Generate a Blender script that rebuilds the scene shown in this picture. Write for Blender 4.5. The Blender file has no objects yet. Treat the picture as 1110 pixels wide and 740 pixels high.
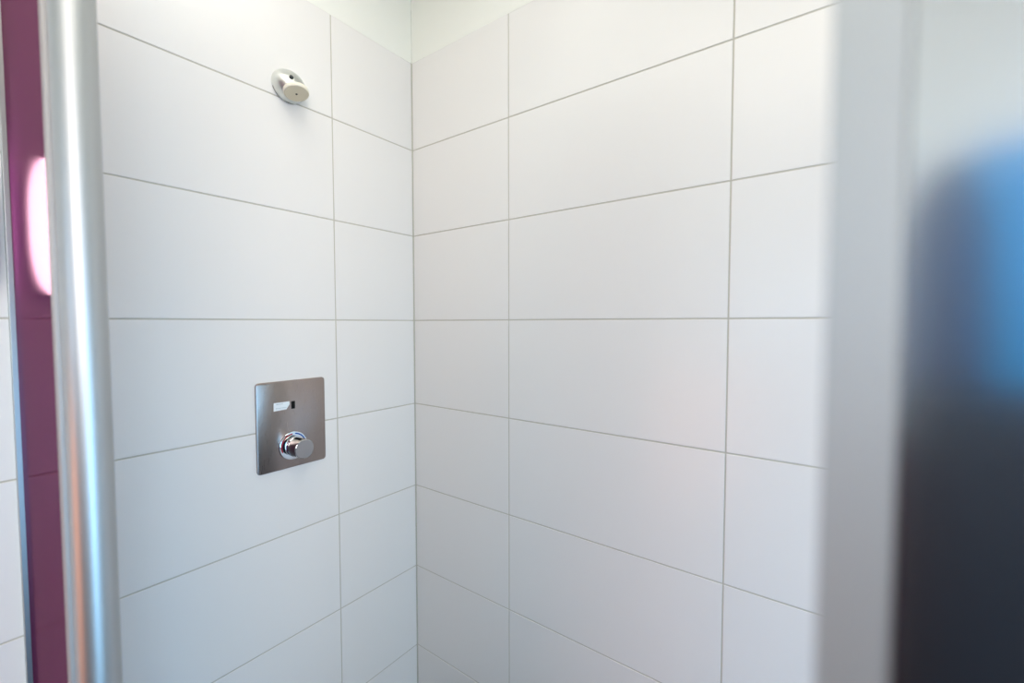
import bpy, bmesh, math, random
from mathutils import Vector, Matrix
random.seed(4)
C = bpy.context.scene.collection
sc = bpy.context.scene

# ------------------------------------------------------------------ helpers
def srgb(r, g, b):
    f = lambda c: (c/255/12.92) if c/255 <= .04045 else ((c/255+.055)/1.055)**2.4
    return (f(r), f(g), f(b), 1)

def mat(name, color, rough=.5, metal=0.0, **kw):
    m = bpy.data.materials.new(name); m.use_nodes = True
    b = m.node_tree.nodes['Principled BSDF']
    b.inputs['Base Color'].default_value = color
    b.inputs['Roughness'].default_value = rough
    b.inputs['Metallic'].default_value = metal
    for k, v in kw.items():
        b.inputs[k].default_value = v
    return m

def noise_bump(m, scale, strength, dist=.001, stretch=(1, 1, 1), rough_var=None, col_var=None):
    nt = m.node_tree; b = nt.nodes['Principled BSDF']
    tc = nt.nodes.new('ShaderNodeTexCoord'); mp = nt.nodes.new('ShaderNodeMapping')
    mp.inputs['Scale'].default_value = stretch
    n = nt.nodes.new('ShaderNodeTexNoise'); n.inputs['Scale'].default_value = scale
    n.inputs['Detail'].default_value = 3
    nt.links.new(tc.outputs['Object'], mp.inputs['Vector']); nt.links.new(mp.outputs[0], n.inputs['Vector'])
    if strength:
        bp = nt.nodes.new('ShaderNodeBump'); bp.inputs['Strength'].default_value = strength
        bp.inputs['Distance'].default_value = dist
        nt.links.new(n.outputs['Fac'], bp.inputs['Height']); nt.links.new(bp.outputs[0], b.inputs['Normal'])
    if rough_var:
        mr = nt.nodes.new('ShaderNodeMapRange')
        mr.inputs['To Min'].default_value, mr.inputs['To Max'].default_value = rough_var
        nt.links.new(n.outputs['Fac'], mr.inputs['Value']); nt.links.new(mr.outputs[0], b.inputs['Roughness'])
    if col_var:
        mx = nt.nodes.new('ShaderNodeMix'); mx.data_type = 'RGBA'
        mx.inputs['A'].default_value, mx.inputs['B'].default_value = col_var
        nt.links.new(n.outputs['Fac'], mx.inputs['Factor']); nt.links.new(mx.outputs['Result'], b.inputs['Base Color'])
    return m

def obj(name, bm, mats, parent=None, smooth=False, kind=None):
    me = bpy.data.meshes.new(name)
    bmesh.ops.recalc_face_normals(bm, faces=bm.faces)
    bm.to_mesh(me); bm.free()
    for m in (mats if isinstance(mats, (list, tuple)) else [mats]):
        me.materials.append(m)
    if smooth:
        for p in me.polygons: p.use_smooth = True
        me.set_sharp_from_angle(angle=math.radians(35))
    o = bpy.data.objects.new(name, me); C.objects.link(o)
    if parent: o.parent = parent
    if kind: o['kind'] = kind
    return o

def thing(name, label, cat, loc=(0, 0, 0), group=None):
    o = bpy.data.objects.new(name, None); C.objects.link(o)
    o.location = loc; o['label'] = label; o['category'] = cat; o.empty_display_size = .05
    if group: o['group'] = group
    return o

def box(bm, x0, x1, y0, y1, z0, z1, mi=0, bev=0):
    r = bmesh.ops.create_cube(bm, size=1)
    vs = r['verts']
    for v in vs:
        v.co = Vector(((x0+x1)/2+v.co.x*(x1-x0), (y0+y1)/2+v.co.y*(y1-y0), (z0+z1)/2+v.co.z*(z1-z0)))
    fs = set(f for v in vs for f in v.link_faces)
    for f in fs: f.material_index = mi
    if bev:
        es = list(set(e for v in vs for e in v.link_edges))
        bmesh.ops.bevel(bm, geom=es, offset=bev, segments=3, affect='EDGES', profile=.5)

def lathe(bm, prof, origin, axis, seg=64, mi=0, cap0=True, cap1=True):
    """prof: list of (radius, distance along axis)"""
    axis = Vector(axis).normalized(); q = Vector((0, 0, 1)).rotation_difference(axis)
    rings = []
    for r, h in prof:
        rings.append([bm.verts.new(Vector(origin)+q @ Vector((r*math.cos(2*math.pi*i/seg), r*math.sin(2*math.pi*i/seg), h))) for i in range(seg)])
    for a, b in zip(rings[:-1], rings[1:]):
        for i in range(seg):
            f = bm.faces.new((a[i], a[(i+1) % seg], b[(i+1) % seg], b[i])); f.material_index = mi
    if cap0: bm.faces.new(rings[0][::-1]).material_index = mi
    if cap1: bm.faces.new(rings[-1]).material_index = mi

def rrect(w, h, r, n=8):
    pts = []
    for cx, cy, a0 in ((w/2-r, h/2-r, 0), (-w/2+r, h/2-r, 90), (-w/2+r, -h/2+r, 180), (w/2-r, -h/2+r, 270)):
        for i in range(n+1):
            a = math.radians(a0+90*i/n); pts.append((cx+r*math.cos(a), cy+r*math.sin(a)))
    return pts

def stack(bm, loops, mi=0, cap0=True, cap1=True):
    rings = [[bm.verts.new(p) for p in L] for L in loops]
    n = len(rings[0])
    for a, b in zip(rings[:-1], rings[1:]):
        for i in range(n):
            bm.faces.new((a[i], a[(i+1) % n], b[(i+1) % n], b[i])).material_index = mi
    if cap0: bm.faces.new(rings[0][::-1]).material_index = mi
    if cap1: bm.faces.new(rings[-1]).material_index = mi

# ------------------------------------------------------------------ camera numbers (metres, shower corner at x=0, y=0)
CAM = Vector((-1.0645, -1.224, 1.4905))
YAW, PIT, ROL, FPX = -.9346, -.0419, -.0008, 476.23

# ------------------------------------------------------------------ materials
M_tile = mat('glazed_white_tile', srgb(236, 234, 231), .27, **{'Specular IOR Level': .45})
noise_bump(M_tile, 5, .06, .002)
M_grout = mat('grey_grout', srgb(196, 192, 180), .9)
noise_bump(M_grout, 300, .3, .0004)
M_seal = mat('grey_silicone', srgb(192, 190, 178), .6)
M_paint = mat('white_wall_paint', srgb(240, 241, 234), .8); noise_bump(M_paint, 400, .1, .0004)
M_ceil = mat('ceiling_paint', srgb(214, 215, 206), .85); noise_bump(M_ceil, 300, .1, .0004)
M_floor = mat('floor_tile_blue_grey', srgb(74, 60, 60), .45)
noise_bump(M_floor, 8, .05, .001, col_var=(srgb(66, 54, 52), srgb(76, 62, 58)))
M_alu = mat('satin_aluminium', (.47, .49, .50, 1), .4, .9)
noise_bump(M_alu, 3, 0, stretch=(60, 60, .6), rough_var=(.38, .46))
M_alu_lip = mat('dull_aluminium', (.36, .34, .33, 1), .55, .6)
M_edge = mat('matte_aluminium', (.41, .44, .455, 1), .55, .85)
M_trim = mat('wall_channel_aluminium', (.40, .45, .45, 1), .35, 1.0)
M_steel = mat('brushed_steel', (.41, .345, .32, 1), .24, 1.0, Anisotropic=.7)
noise_bump(M_steel, 40, 0, stretch=(25, 1, 1), rough_var=(.24, .34))
_n = M_steel.node_tree; _t = _n.nodes.new('ShaderNodeTangent'); _t.direction_type = 'UV_MAP'
_n.links.new(_t.outputs[0], _n.nodes['Principled BSDF'].inputs['Tangent'])
ANISO_ROT = 0.25
_n.nodes['Principled BSDF'].inputs['Anisotropic Rotation'].default_value = ANISO_ROT
M_chrome = mat('polished_chrome', (.72, .75, .78, 1), .07, 1.0)
M_knobface = mat('satin_chrome', (.40, .36, .345, 1), .35, 1.0)
M_black = mat('black_plastic', (.004, .004, .004, 1), .6, **{'Specular IOR Level': .15})
M_red = mat('red_enamel', srgb(190, 20, 50), .4)
M_blue = mat('blue_enamel', srgb(20, 100, 200), .4)
M_sticker = mat('white_sticker', srgb(232, 240, 244), .5)
M_print = mat('grey_print', srgb(170, 185, 192), .6)
M_head = mat('satin_chrome_head', (.70, .72, .69, 1), .34, .9)
M_face = mat('beige_nozzle', srgb(222, 211, 184), .45)
M_facerim = mat('cream_nozzle_ring', srgb(244, 238, 220), .4)
M_screw = mat('dark_screw', (.07, .08, .09, 1), .35, .9)
M_wains = mat('brown_wainscot', srgb(150, 112, 104), .6)
M_seam = mat('head_seam', srgb(120, 116, 104), .7)

# purple high gloss panel: tinted lacquer reflection over a purple body
M_purple = bpy.data.materials.new('purple_gloss_panel'); M_purple.use_nodes = True
nt = M_purple.node_tree; nt.nodes.clear()
out = nt.nodes.new('ShaderNodeOutputMaterial'); mx = nt.nodes.new('ShaderNodeMixShader')
gl = nt.nodes.new('ShaderNodeBsdfGlossy'); df = nt.nodes.new('ShaderNodeBsdfDiffuse')
gl.inputs['Color'].default_value = (.22, .105, .135, 1); gl.inputs['Roughness'].default_value = .10
df.inputs['Color'].default_value = srgb(110, 40, 95)
mx.inputs[0].default_value = .35
nt.links.new(gl.outputs[0], mx.inputs[1]); nt.links.new(df.outputs[0], mx.inputs[2]); nt.links.new(mx.outputs[0], out.inputs[0])

M_leaf = mat('polished_steel_leaf', (.80, .86, .97, 1), .14, 1.0)
M_bluestandin = mat('bright_blue_standin', (.0, .34, .74, 1), .5)
M_slate = mat('slate_fabric', srgb(60, 72, 98), .9); noise_bump(M_slate, 200, .4, .001)
M_char = mat('charcoal_laminate', srgb(26, 27, 31), .6)
M_opal = mat('opal_glass_lit', (1, 1, 1, 1), .4, **{'Emission Color': (.93, .98, 1, 1), 'Emission Strength': 14.0})
M_white = mat('white_lacquer', srgb(235, 235, 233), .4)
M_pane_dim = mat('frosted_pane_dim', (.8, .9, 1, 1), .4, **{'Emission Color': (.45, .70, 1, 1), 'Emission Strength': .1})
M_pane = mat('window_daylight', (.8, .9, 1, 1), .4, **{'Emission Color': (.50, .73, 1, 1), 'Emission Strength': 2.2})

# ------------------------------------------------------------------ room shell
XW, YS, H = -2.6, -2.6, 2.635
ZT = 2.40
rows = [0.0 + .3*k for k in range(9)]           # 0 .. 2.4
G = .0018                                        # half joint

def tiled_wall(name, fn, joints, top_to):
    """fn(s, z, d): s along the wall from the corner, d out of the wall"""
    bm = bmesh.new()
    def quad(p, mi):
        f = bm.faces.new([bm.verts.new(fn(*q)) for q in p]); f.material_index = mi
    end = joints[-1]
    quad([(0, 0, -.0012), (end, 0, -.0012), (end, ZT, -.0012), (0, ZT, -.0012)], 1)
    for a, b in zip(joints[:-1], joints[1:]):
        for z0 in rows[:-1]:
            z1 = z0+.3
            t = [random.uniform(-.00022, .00022) for _ in range(4)]
            def ring(off, d, tilt):
                top = .0002 if abs(z1-ZT) < .01 else G
                cs = [(a+G+off, z0+G+off), (b-G-off, z0+G+off), (b-G-off, z1-top-off), (a+G+off, z1-top-off)]
                return [bm.verts.new(fn(s, z, d+(t[i] if tilt else 0))) for i, (s, z) in enumerate(cs)]
            r0, r1, r2 = ring(0, -.0012, False), ring(0, -.0004, True), ring(.0007, .0, True)
            for p, q in ((r0, r1), (r1, r2)):
                for i in range(4):
                    bm.faces.new((p[i], p[(i+1) % 4], q[(i+1) % 4], q[i])).material_index = 0
            bm.faces.new(r2).material_index = 0
    quad([(0, ZT, -.0003), (end, ZT, -.0003), (end, top_to, -.0003), (0, top_to, -.0003)], 2)
    quad([(0, 0, -.06), (0, top_to, -.06), (end, top_to, -.06), (end, 0, -.06)], 2)
    return obj(name, bm, [M_tile, M_grout, M_paint], kind='structure')

tiled_wall('wall_left', lambda s, z, d: (-s, -d, z), [0, .3077, .9137, 1.5197, 2.1257, 2.6], H)
tiled_wall('wall_right', lambda s, z, d: (-d, -s, z), [0, .4251, 1.0309, 1.637, 2.243, 2.6], H)
bm = bmesh.new(); box(bm, -.0032, .002, -.0032, .002, 0, ZT); obj('trim_1', bm, M_seal, kind='structure')

def plain(name, co, m):
    bm = bmesh.new(); box(bm, *co); return obj(name, bm, m, kind='structure')
plain('floor', (XW, .06, YS, .06, -.06, 0), M_floor)
plain('ceiling', (XW, .06, YS, .06, H, H+.06), M_ceil)
bm = bmesh.new()
VY0, VY1, VZ0, VZ1 = -1.25, -.55, 1.25, 1.95
box(bm, XW-.06, XW, YS, VY0, 0, H, 0); box(bm, XW-.06, XW, VY1, .06, 0, H, 0)
box(bm, XW-.06, XW, VY0, VY1, 0, VZ0, 0); box(bm, XW-.06, XW, VY0, VY1, VZ1, H, 0)
box(bm, XW, XW+.012, YS+.001, -.001, 0, 1.15, 1)
obj('wall_back', bm, [M_paint, M_wains], kind='structure')
bm = bmesh.new(); box(bm, XW-.05, XW-.045, VY0+.03, VY1-.03, VZ0+.03, VZ1-.03)
w2 = obj('window_2', bm, M_pane, kind='structure')
bm = bmesh.new()
for c in ((VY0, VY0+.04, VZ0, VZ1), (VY1-.04, VY1, VZ0, VZ1), (VY0+.04, VY1-.04, VZ0, VZ0+.04), (VY0+.04, VY1-.04, VZ1-.04, VZ1)):
    box(bm, XW-.055, XW-.005, *c)
obj('window_frame', bm, M_white, w2)
# south wall with a window opening
WX0, WX1, WZ0, WZ1 = -1.67, -.49, .2, 1.4
bm = bmesh.new()
box(bm, XW, WX0, YS-.06, YS, 0, H); box(bm, WX1, .06, YS-.06, YS, 0, H)
box(bm, WX0, WX1, YS-.06, YS, 0, WZ0); box(bm, WX0, WX1, YS-.06, YS, WZ1, H)
obj('wall_front', bm, M_paint, kind='structure')
bm = bmesh.new(); box(bm, WX0+.04, WX1-.04, YS-.05, YS-.045, WZ0+.04, WZ1-.04)
w = obj('window_1', bm, M_pane_dim, kind='structure')
bm = bmesh.new()
for c in ((WX0, WX0+.05, WZ0, WZ1), (WX1-.05, WX1, WZ0, WZ1), (WX0+.05, WX1-.05, WZ0, WZ0+.05), (WX0+.05, WX1-.05, WZ1-.05, WZ1), ((WX0+WX1)/2-.03, (WX0+WX1)/2+.03, WZ0+.05, WZ1-.05)):
    box(bm, c[0], c[1], YS-.055, YS-.005, c[2], c[3])
obj('window_frame', bm, M_white, w)

# ------------------------------------------------------------------ shower partition: purple panel, wall channel, round post
t = thing('shower_partition', 'glossy purple shower partition panel in a slim metal wall channel, left of the round post', 'partition', (-.952, -.27, 0))
T = Vector((-.952, -.27, 0))
def local(o, base):
    for v in o.data.vertices: v.co -= base
    return o
bm = bmesh.new(); box(bm, -.957, -.947, -.535, -.012, .04, 2.38); local(obj('purple_panel', bm, M_purple, t), T)
bm = bmesh.new(); box(bm, -.9642, -.940, -.020, -.0002, 0, 2.40, bev=.0008); local(obj('wall_channel', bm, M_trim, t), T)

PX, PY, PR = -.952, -.545, .0197
p = thing('round_post', 'thick round satin aluminium post standing out of focus in front of the left tiled wall', 'post', (PX, PY, 0))
bm = bmesh.new(); lathe(bm, [(PR, 0.0), (PR, 2.42)], (0, 0, 0), (0, 0, 1), 72); obj('tube', bm, M_alu, p, True)
bm = bmesh.new(); box(bm, -.0240, -.010, .004, .016, .0, 2.41, bev=.002); obj('seal_strip', bm, M_alu_lip, p)

# guessed lamp, added out of view to make the purple panel's white highlight
l = thing('highlight_lamp', 'guessed oval opal lamp, added out of view for the white reflection in the purple panel', 'lamp', (-1.0178, 0, 1.672))
bm = bmesh.new()
def oval(sx, sz, y, n=48):
    o = []
    for i in range(n):
        a = 2*math.pi*i/n; c_, s_ = math.cos(a), math.sin(a)
        o.append((sx*math.copysign(abs(c_)**.6, c_), y, sz*math.copysign(abs(s_)**.75, s_)))
    return o
stack(bm, [oval(.036, .12, -.0), oval(.036, .12, -.008)]); obj('lamp_base', bm, M_white, l)
bm = bmesh.new(); stack(bm, [oval(.036, .12, -.008), oval(.0425, .132, -.009), oval(.0425, .132, -.028), oval(.0395, .129, -.028), oval(.0395, .129, -.022)], cap0=False, cap1=False); obj('lamp_rim', bm, M_white, l)
bm = bmesh.new(); stack(bm, [oval(.0393, .1288, -.016), oval(.0393, .1288, -.025)]); obj('lamp_shade', bm, M_opal, l)

# ------------------------------------------------------------------ right door leaf: edge profile + polished leaf
LX = -.93
d = thing('metal_door_leaf', 'blurred metal door leaf close at the right edge with an upright edge profile', 'door leaf', (LX, -1.5, 0))
D = Vector((LX, -1.5, 0))
bm = bmesh.new(); box(bm, LX, LX+.028, -1.2358, -1.2215, .02, 2.4); local(obj('edge_profile', bm, M_edge, d), D)
bm = bmesh.new(); box(bm, LX, LX+.02, -1.85, -1.2362, .02, 2.4); local(obj('leaf_panel', bm, M_leaf, d), D)

# ------------------------------------------------------------------ unseen shapes added to give the leaf its dark and blue reflections
dr = bpy.data.objects.new('standin_door', None); C.objects.link(dr); dr['kind'] = 'structure'; dr.location = (XW, -1.97, 0)  # made-up blue door, put in for the blue the leaf mirrors
bm = bmesh.new(); box(bm, 0, .04, -.45, .45, .0, 1.98, bev=.002)
obj('standin_panel', bm, M_bluestandin, dr)
bm = bmesh.new(); lathe(bm, [(.012, 0), (.012, .05)], (.04, .36, 1.03), (1, 0, 0), 24); lathe(bm, [(.009, 0), (.009, .12)], (.085, .365, 1.03), (0, -1, 0), 24)
obj('standin_handle', bm, M_chrome, dr, True)

cb = thing('standin_cabinet', 'charcoal stand-in cabinet added out of view for the dark reflection in the leaf', 'cabinet', (XW+.5, -1.85, 0))  # added dark mass in place of the person the leaf mirrors
bm = bmesh.new(); box(bm, -.4, 0, -.55, .50, .03, 1.32, bev=.003); obj('carcass', bm, M_char, cb)
for s in (-1, 1):
    bm = bmesh.new(); x0, x1 = sorted((s*.004-.05, s*.49-.05)); box(bm, .001, .018, x0, x1,   .05, 1.30, bev=.002); dd = obj('door', bm, M_char, cb)
    bm = bmesh.new(); box(bm, .018, .03, s*.03-.055, s*.03-.045, .6, .75, bev=.001); obj('handle', bm, M_chrome, dd)

tw = thing('standin_towel', 'slate stand-in towel added out of view for the dim reflection in the leaf', 'towel', (XW+.5, -1.47, 0))  # added slate mass, upper part of the leaf's dark reflection
bm = bmesh.new()
def tl(z, w, dp):
    n = 40; o = []
    for i in range(n):
        a = 2*math.pi*i/n
        o.append((-.44+dp*math.sin(a)+.008*math.sin(a*6+z*3), w*math.cos(a), z))
    return o
stack(bm, [tl(1.0, .10, .03), tl(1.5, .10, .03), tl(1.8, .085, .03), tl(1.92, .04, .025), tl(1.95, .012, .012)])
obj('cloth', bm, M_slate, tw, True)
bm = bmesh.new(); box(bm, -.4999, -.44, -.008, .008, 1.93, 1.96, bev=.003); obj('hook', bm, M_chrome, tw)

# ------------------------------------------------------------------ shower control plate
pc = Vector((-.4476, 0, 1.2096)); PW, PH = .193, .2445
c = thing('shower_control_plate', 'square brushed steel shower control plate on the left tiled wall', 'shower control', tuple(pc))
bm = bmesh.new()
def rl(w, h, r, y, cx=0, cz=0): return [(cx+a, y, cz+b) for a, b in rrect(w, h, r)]
stack(bm, [rl(PW, PH, .009, -.0003), rl(PW, PH, .009, -.0036), rl(PW-.0012, PH-.0012, .0085, -.0047), rl(PW-.003, PH-.003, .0077, -.0052)])
cpl = obj('cover_plate', bm, M_steel, c, True)
uv = cpl.data.uv_layers.new(name='UVMap')
for lp in cpl.data.loops:
    q = cpl.data.vertices[lp.vertex_index].co; uv.data[lp.index].uv = (q.x*4+.5, q.z*4+.5)
def wl(x, z): return (x-pc.x, z-pc.z)
# sticker with a cut lower right corner
bm = bmesh.new()
pts = [(-.4991, 1.2744), (-.4562, 1.2740), (-.4562, 1.2655), (-.4650, 1.2528), (-.4991, 1.2519)]
stack(bm, [[(wl(*q)[0], y, wl(*q)[1]) for q in pts] for y in (-.0052, -.0056)])
st = obj('paper_sticker', bm, M_sticker, c); st['label'] = 'white sticker with faint small print'
bm = bmesh.new()
for zc, x0, x1, sd in ((1.2695, -.4935, -.474, 1), (1.2585, -.4935, -.466, 2)):
    rr = random.Random(sd); x = x0
    while x < x1:
        w_ = rr.uniform(.0012, .0026)
        a, b = wl(x, zc); box(bm, a, a+w_, -.0058, -.0055, b-.0008, b+.0008); x += w_+.0009
obj('small_print', bm, M_print, st)
bm = bmesh.new()
a0, b0 = wl(-.4462, 1.2624)
stack(bm, [rl(.0105, .0215, .0012, y, a0, b0) for y in (-.0045, -.0056)]); s_ = obj('sensor_window', bm, M_black, c); s_['label'] = 'small black sensor window'
# knob
kx, kz = wl(-.4490, 1.1487)
bm = bmesh.new()
lathe(bm, [(.0385, .0052), (.0395, .0060), (.0395, .0080), (.0385, .0092), (.0290, .0100), (.0265, .0098)], (kx, 0, kz), (0, -1, 0), 96)
collar = obj('collar_ring', bm, M_chrome, c, True); collar['label'] = 'chrome ring with red and blue arcs'
def arc(a0, a1, m, nm):
    bm = bmesh.new(); n = 24; rings = []
    for i in range(n+1):
        a = math.radians(a0+(a1-a0)*i/n); rings.append([bm.verts.new((kx+r*math.cos(a), y, kz+r*math.sin(a))) for r, y in ((.0318, -.0099), (.0352, -.0097))])
    for p_, q in zip(rings[:-1], rings[1:]): bm.faces.new((p_[0], p_[1], q[1], q[0]))
    bmesh.ops.solidify(bm, geom=bm.faces[:], thickness=.0004)
    obj(nm, bm, m, collar)
arc(95, 205, M_red, 'red_arc'); arc(25, 82, M_blue, 'blue_arc')
bm = bmesh.new()
lathe(bm, [(.023, .0095), (.023, .014), (.0270, .0145), (.0278, .016), (.0278, .026), (.0262, .0275), (.0262, .0660), (.0258, .0675), (.0250, .0680)], (kx, 0, kz), (0, -1, 0), 96, cap1=False)
kb = obj('knob', bm, M_chrome, c, True)
bm = bmesh.new()
lathe(bm, [(.0250, .0675), (.0248, .0681), (.010, .0683)], (kx, 0, kz), (0, -1, 0), 96)
obj('knob_face', bm, M_knobface, kb, True)
bm = bmesh.new(); box(bm, kx-.0035, kx+.0035, -.058, -.030, kz+.0245, kz+.0275, bev=.0005)
bmesh.ops.rotate(bm, cent=(kx, 0, kz), matrix=Matrix.Rotation(math.radians(-12), 3, 'Y'), verts=bm.verts)
obj('black_slot', bm, M_black, kb)

# ------------------------------------------------------------------ shower head
hb = Vector((-.4400, 0, 2.1360))
h = thing('shower_head', 'small domed shower head with a round nozzle, high on the left tiled wall', 'shower head', tuple(hb))
bm = bmesh.new()
R0, DP = .0435, .050
nrm = Vector((.0, -.28, -.96)).normalized()
fc = Vector((-.4430, -.0525, 2.1005))-hb                    # centre of the nozzle face
rings = []
prof = [(1.0, 0), (1.0, .08)]+[(math.cos(a), .08+.92*math.sin(a)) for a in [math.radians(8*k) for k in range(1, 12)]]
seg = 64; rr_ = []
for r, hh in prof:
    ring = []
    for i in range(seg):
        a = 2*math.pi*i/seg
        v = Vector((r*R0*math.cos(a), -hh*DP-.0002, r*R0*math.sin(a)-.010*hh))   # the dome leans downwards
        over = nrm.dot(v-fc)+.006
        if over > 0 and v.y < -.004: v -= nrm*over             # flattened where the nozzle sits
        ring.append(bm.verts.new(v))
    rr_.append(ring)
for a, b in zip(rr_[:-1], rr_[1:]):
    for i in range(seg): bm.faces.new((a[i], a[(i+1) % seg], b[(i+1) % seg], b[i]))
bm.faces.new(rr_[-1]); bm.faces.new(rr_[0][::-1])
body = obj('dome_body', bm, M_head, h, True)
bm = bmesh.new()
lathe(bm, [(.020, -.015), (.026, -.0125), (.0305, -.0105), (.0315, -.009), (.0315, -.0055), (.0308, -.005), (.0308, -.0045), (.0315, -.004), (.0315, -.0015), (.0300, 0)], fc, nrm, 72, cap1=False)
nz = obj('nozzle_housing', bm, M_facerim, h, True); nz['label'] = 'cream nozzle housing ring'
bm = bmesh.new(); lathe(bm, [(.0300, -.0002), (.0275, .0012), (.0265, .0010), (.004, .0014)], fc, nrm, 72)
ff = obj('nozzle_face', bm, M_face, nz, True)
bm = bmesh.new(); lathe(bm, [(.0028, .0010), (.0026, .0019)], fc, nrm, 20); obj('spray_hole', bm, M_black, ff)
# screw in the upper front of the dome
sd = Vector((.05, -.86, .50)).normalized()
sp = Vector((-.0125, -.0475, .006))
bm = bmesh.new(); lathe(bm, [(.0052, -.006), (.0052, .001), (.0043, .0018)], sp, sd, 24); obj('screw', bm, M_screw, h, True)
# seam around the lower tongue of the dome
bm = bmesh.new()
path = [Vector(((R0+.0004)*math.cos(math.radians(a)), -.004, (R0+.0004)*math.sin(math.radians(a)))) for a in range(200, 291, 6)]
for a, b in zip(path[:-1], path[1:]):
    ax = (b-a); lathe(bm, [(.0009, 0), (.0009, ax.length)], a, ax, 8)
obj('seam', bm, M_seam, h, True)

# ------------------------------------------------------------------ lights
def area(name, loc, target, sx, sy, power, col, spread=180):
    L = bpy.data.lights.new(name, 'AREA'); L.shape = 'RECTANGLE'; L.size = sx; L.size_y = sy
    L.energy = power; L.color = col; L.spread = math.radians(spread)
    o = bpy.data.objects.new(name, L); C.objects.link(o); o.location = loc
    o.rotation_euler = (Vector(target)-Vector(loc)).to_track_quat('-Z', 'Y').to_euler()
    return o
area('ceiling_light', (-1.35, -1.35, H-.02), (-1.35, -1.35, 0), 1.4, 1.4, 7.5, (1, .95, .84))
area('ceiling_bounce_fill', (-1.2, -1.2, 2.22), (-1.2, -1.2, 3), .8, .8, 16.5, (1, .88, .77))  # added fill without a fixture, bounced off the ceiling onto the upper walls
area('shower_top_fill', (-.75, -.45, H-.02), (-.7, -.40, 0), .8, .6, 3.3, (1, .98, .90))  # added fill that brightens the tiles at the top of the corner
area('door_fill', (-1.75, -2.0, 2.3), (-2.6, -2.0, 1.5), .3, .3, 1.1, (.8, .93, 1), 100)  # added fill on the blue stand-in, strengthens its reflection in the leaf
area('window_light', (-1.08, YS+.03, .80), (-.62, 0, .70), 1.15, 1.2, 17.5, (.28, .64, 1), 130)
area('mid_height_fill', (-1.9, -2.2, 1.85), (-.35, -.2, 1.6), 1.2, .9, 10, (1, .91, .89), 120)  # added fill for the walls at mid height, no lamp stands here
area('warm_low_fill', (XW+.06, -.46, .60), (0, -.9, .5), .85, 1.1, 2.5, (1, .36, .16), 90)  # added warm fill for the lower right tiles, no lamp stands here

wd = bpy.data.worlds.new('world'); sc.world = wd; wd.use_nodes = True
wd.node_tree.nodes['Background'].inputs[0].default_value = (.7, .8, 1, 1)
wd.node_tree.nodes['Background'].inputs[1].default_value = .0

# ------------------------------------------------------------------ camera
cy_, sy_, cp, sp_ = math.cos(YAW), math.sin(YAW), math.cos(PIT), math.sin(PIT)
fw = Vector((-sy_*cp, cy_*cp, sp_)); rt = Vector((cy_, sy_, 0)); up = rt.cross(fw)
rt2 = math.cos(ROL)*rt+math.sin(ROL)*up; up2 = -math.sin(ROL)*rt+math.cos(ROL)*up
cam = bpy.data.cameras.new('camera'); co = bpy.data.objects.new('camera', cam); C.objects.link(co)
m = Matrix((rt2, up2, -fw)).transposed().to_4x4(); m.translation = CAM; co.matrix_world = m
cam.sensor_width = 36; cam.lens = FPX/1110*36; cam.clip_start = .01
cam.dof.use_dof = True; cam.dof.focus_distance = 1.35; cam.dof.aperture_fstop = cam.lens/6.0
sc.camera = co
sc.view_settings.view_transform = 'Standard'; sc.view_settings.look = 'None'
sc.view_settings.exposure = 0
sc.cycles.max_bounces = 14; sc.cycles.diffuse_bounces = 8
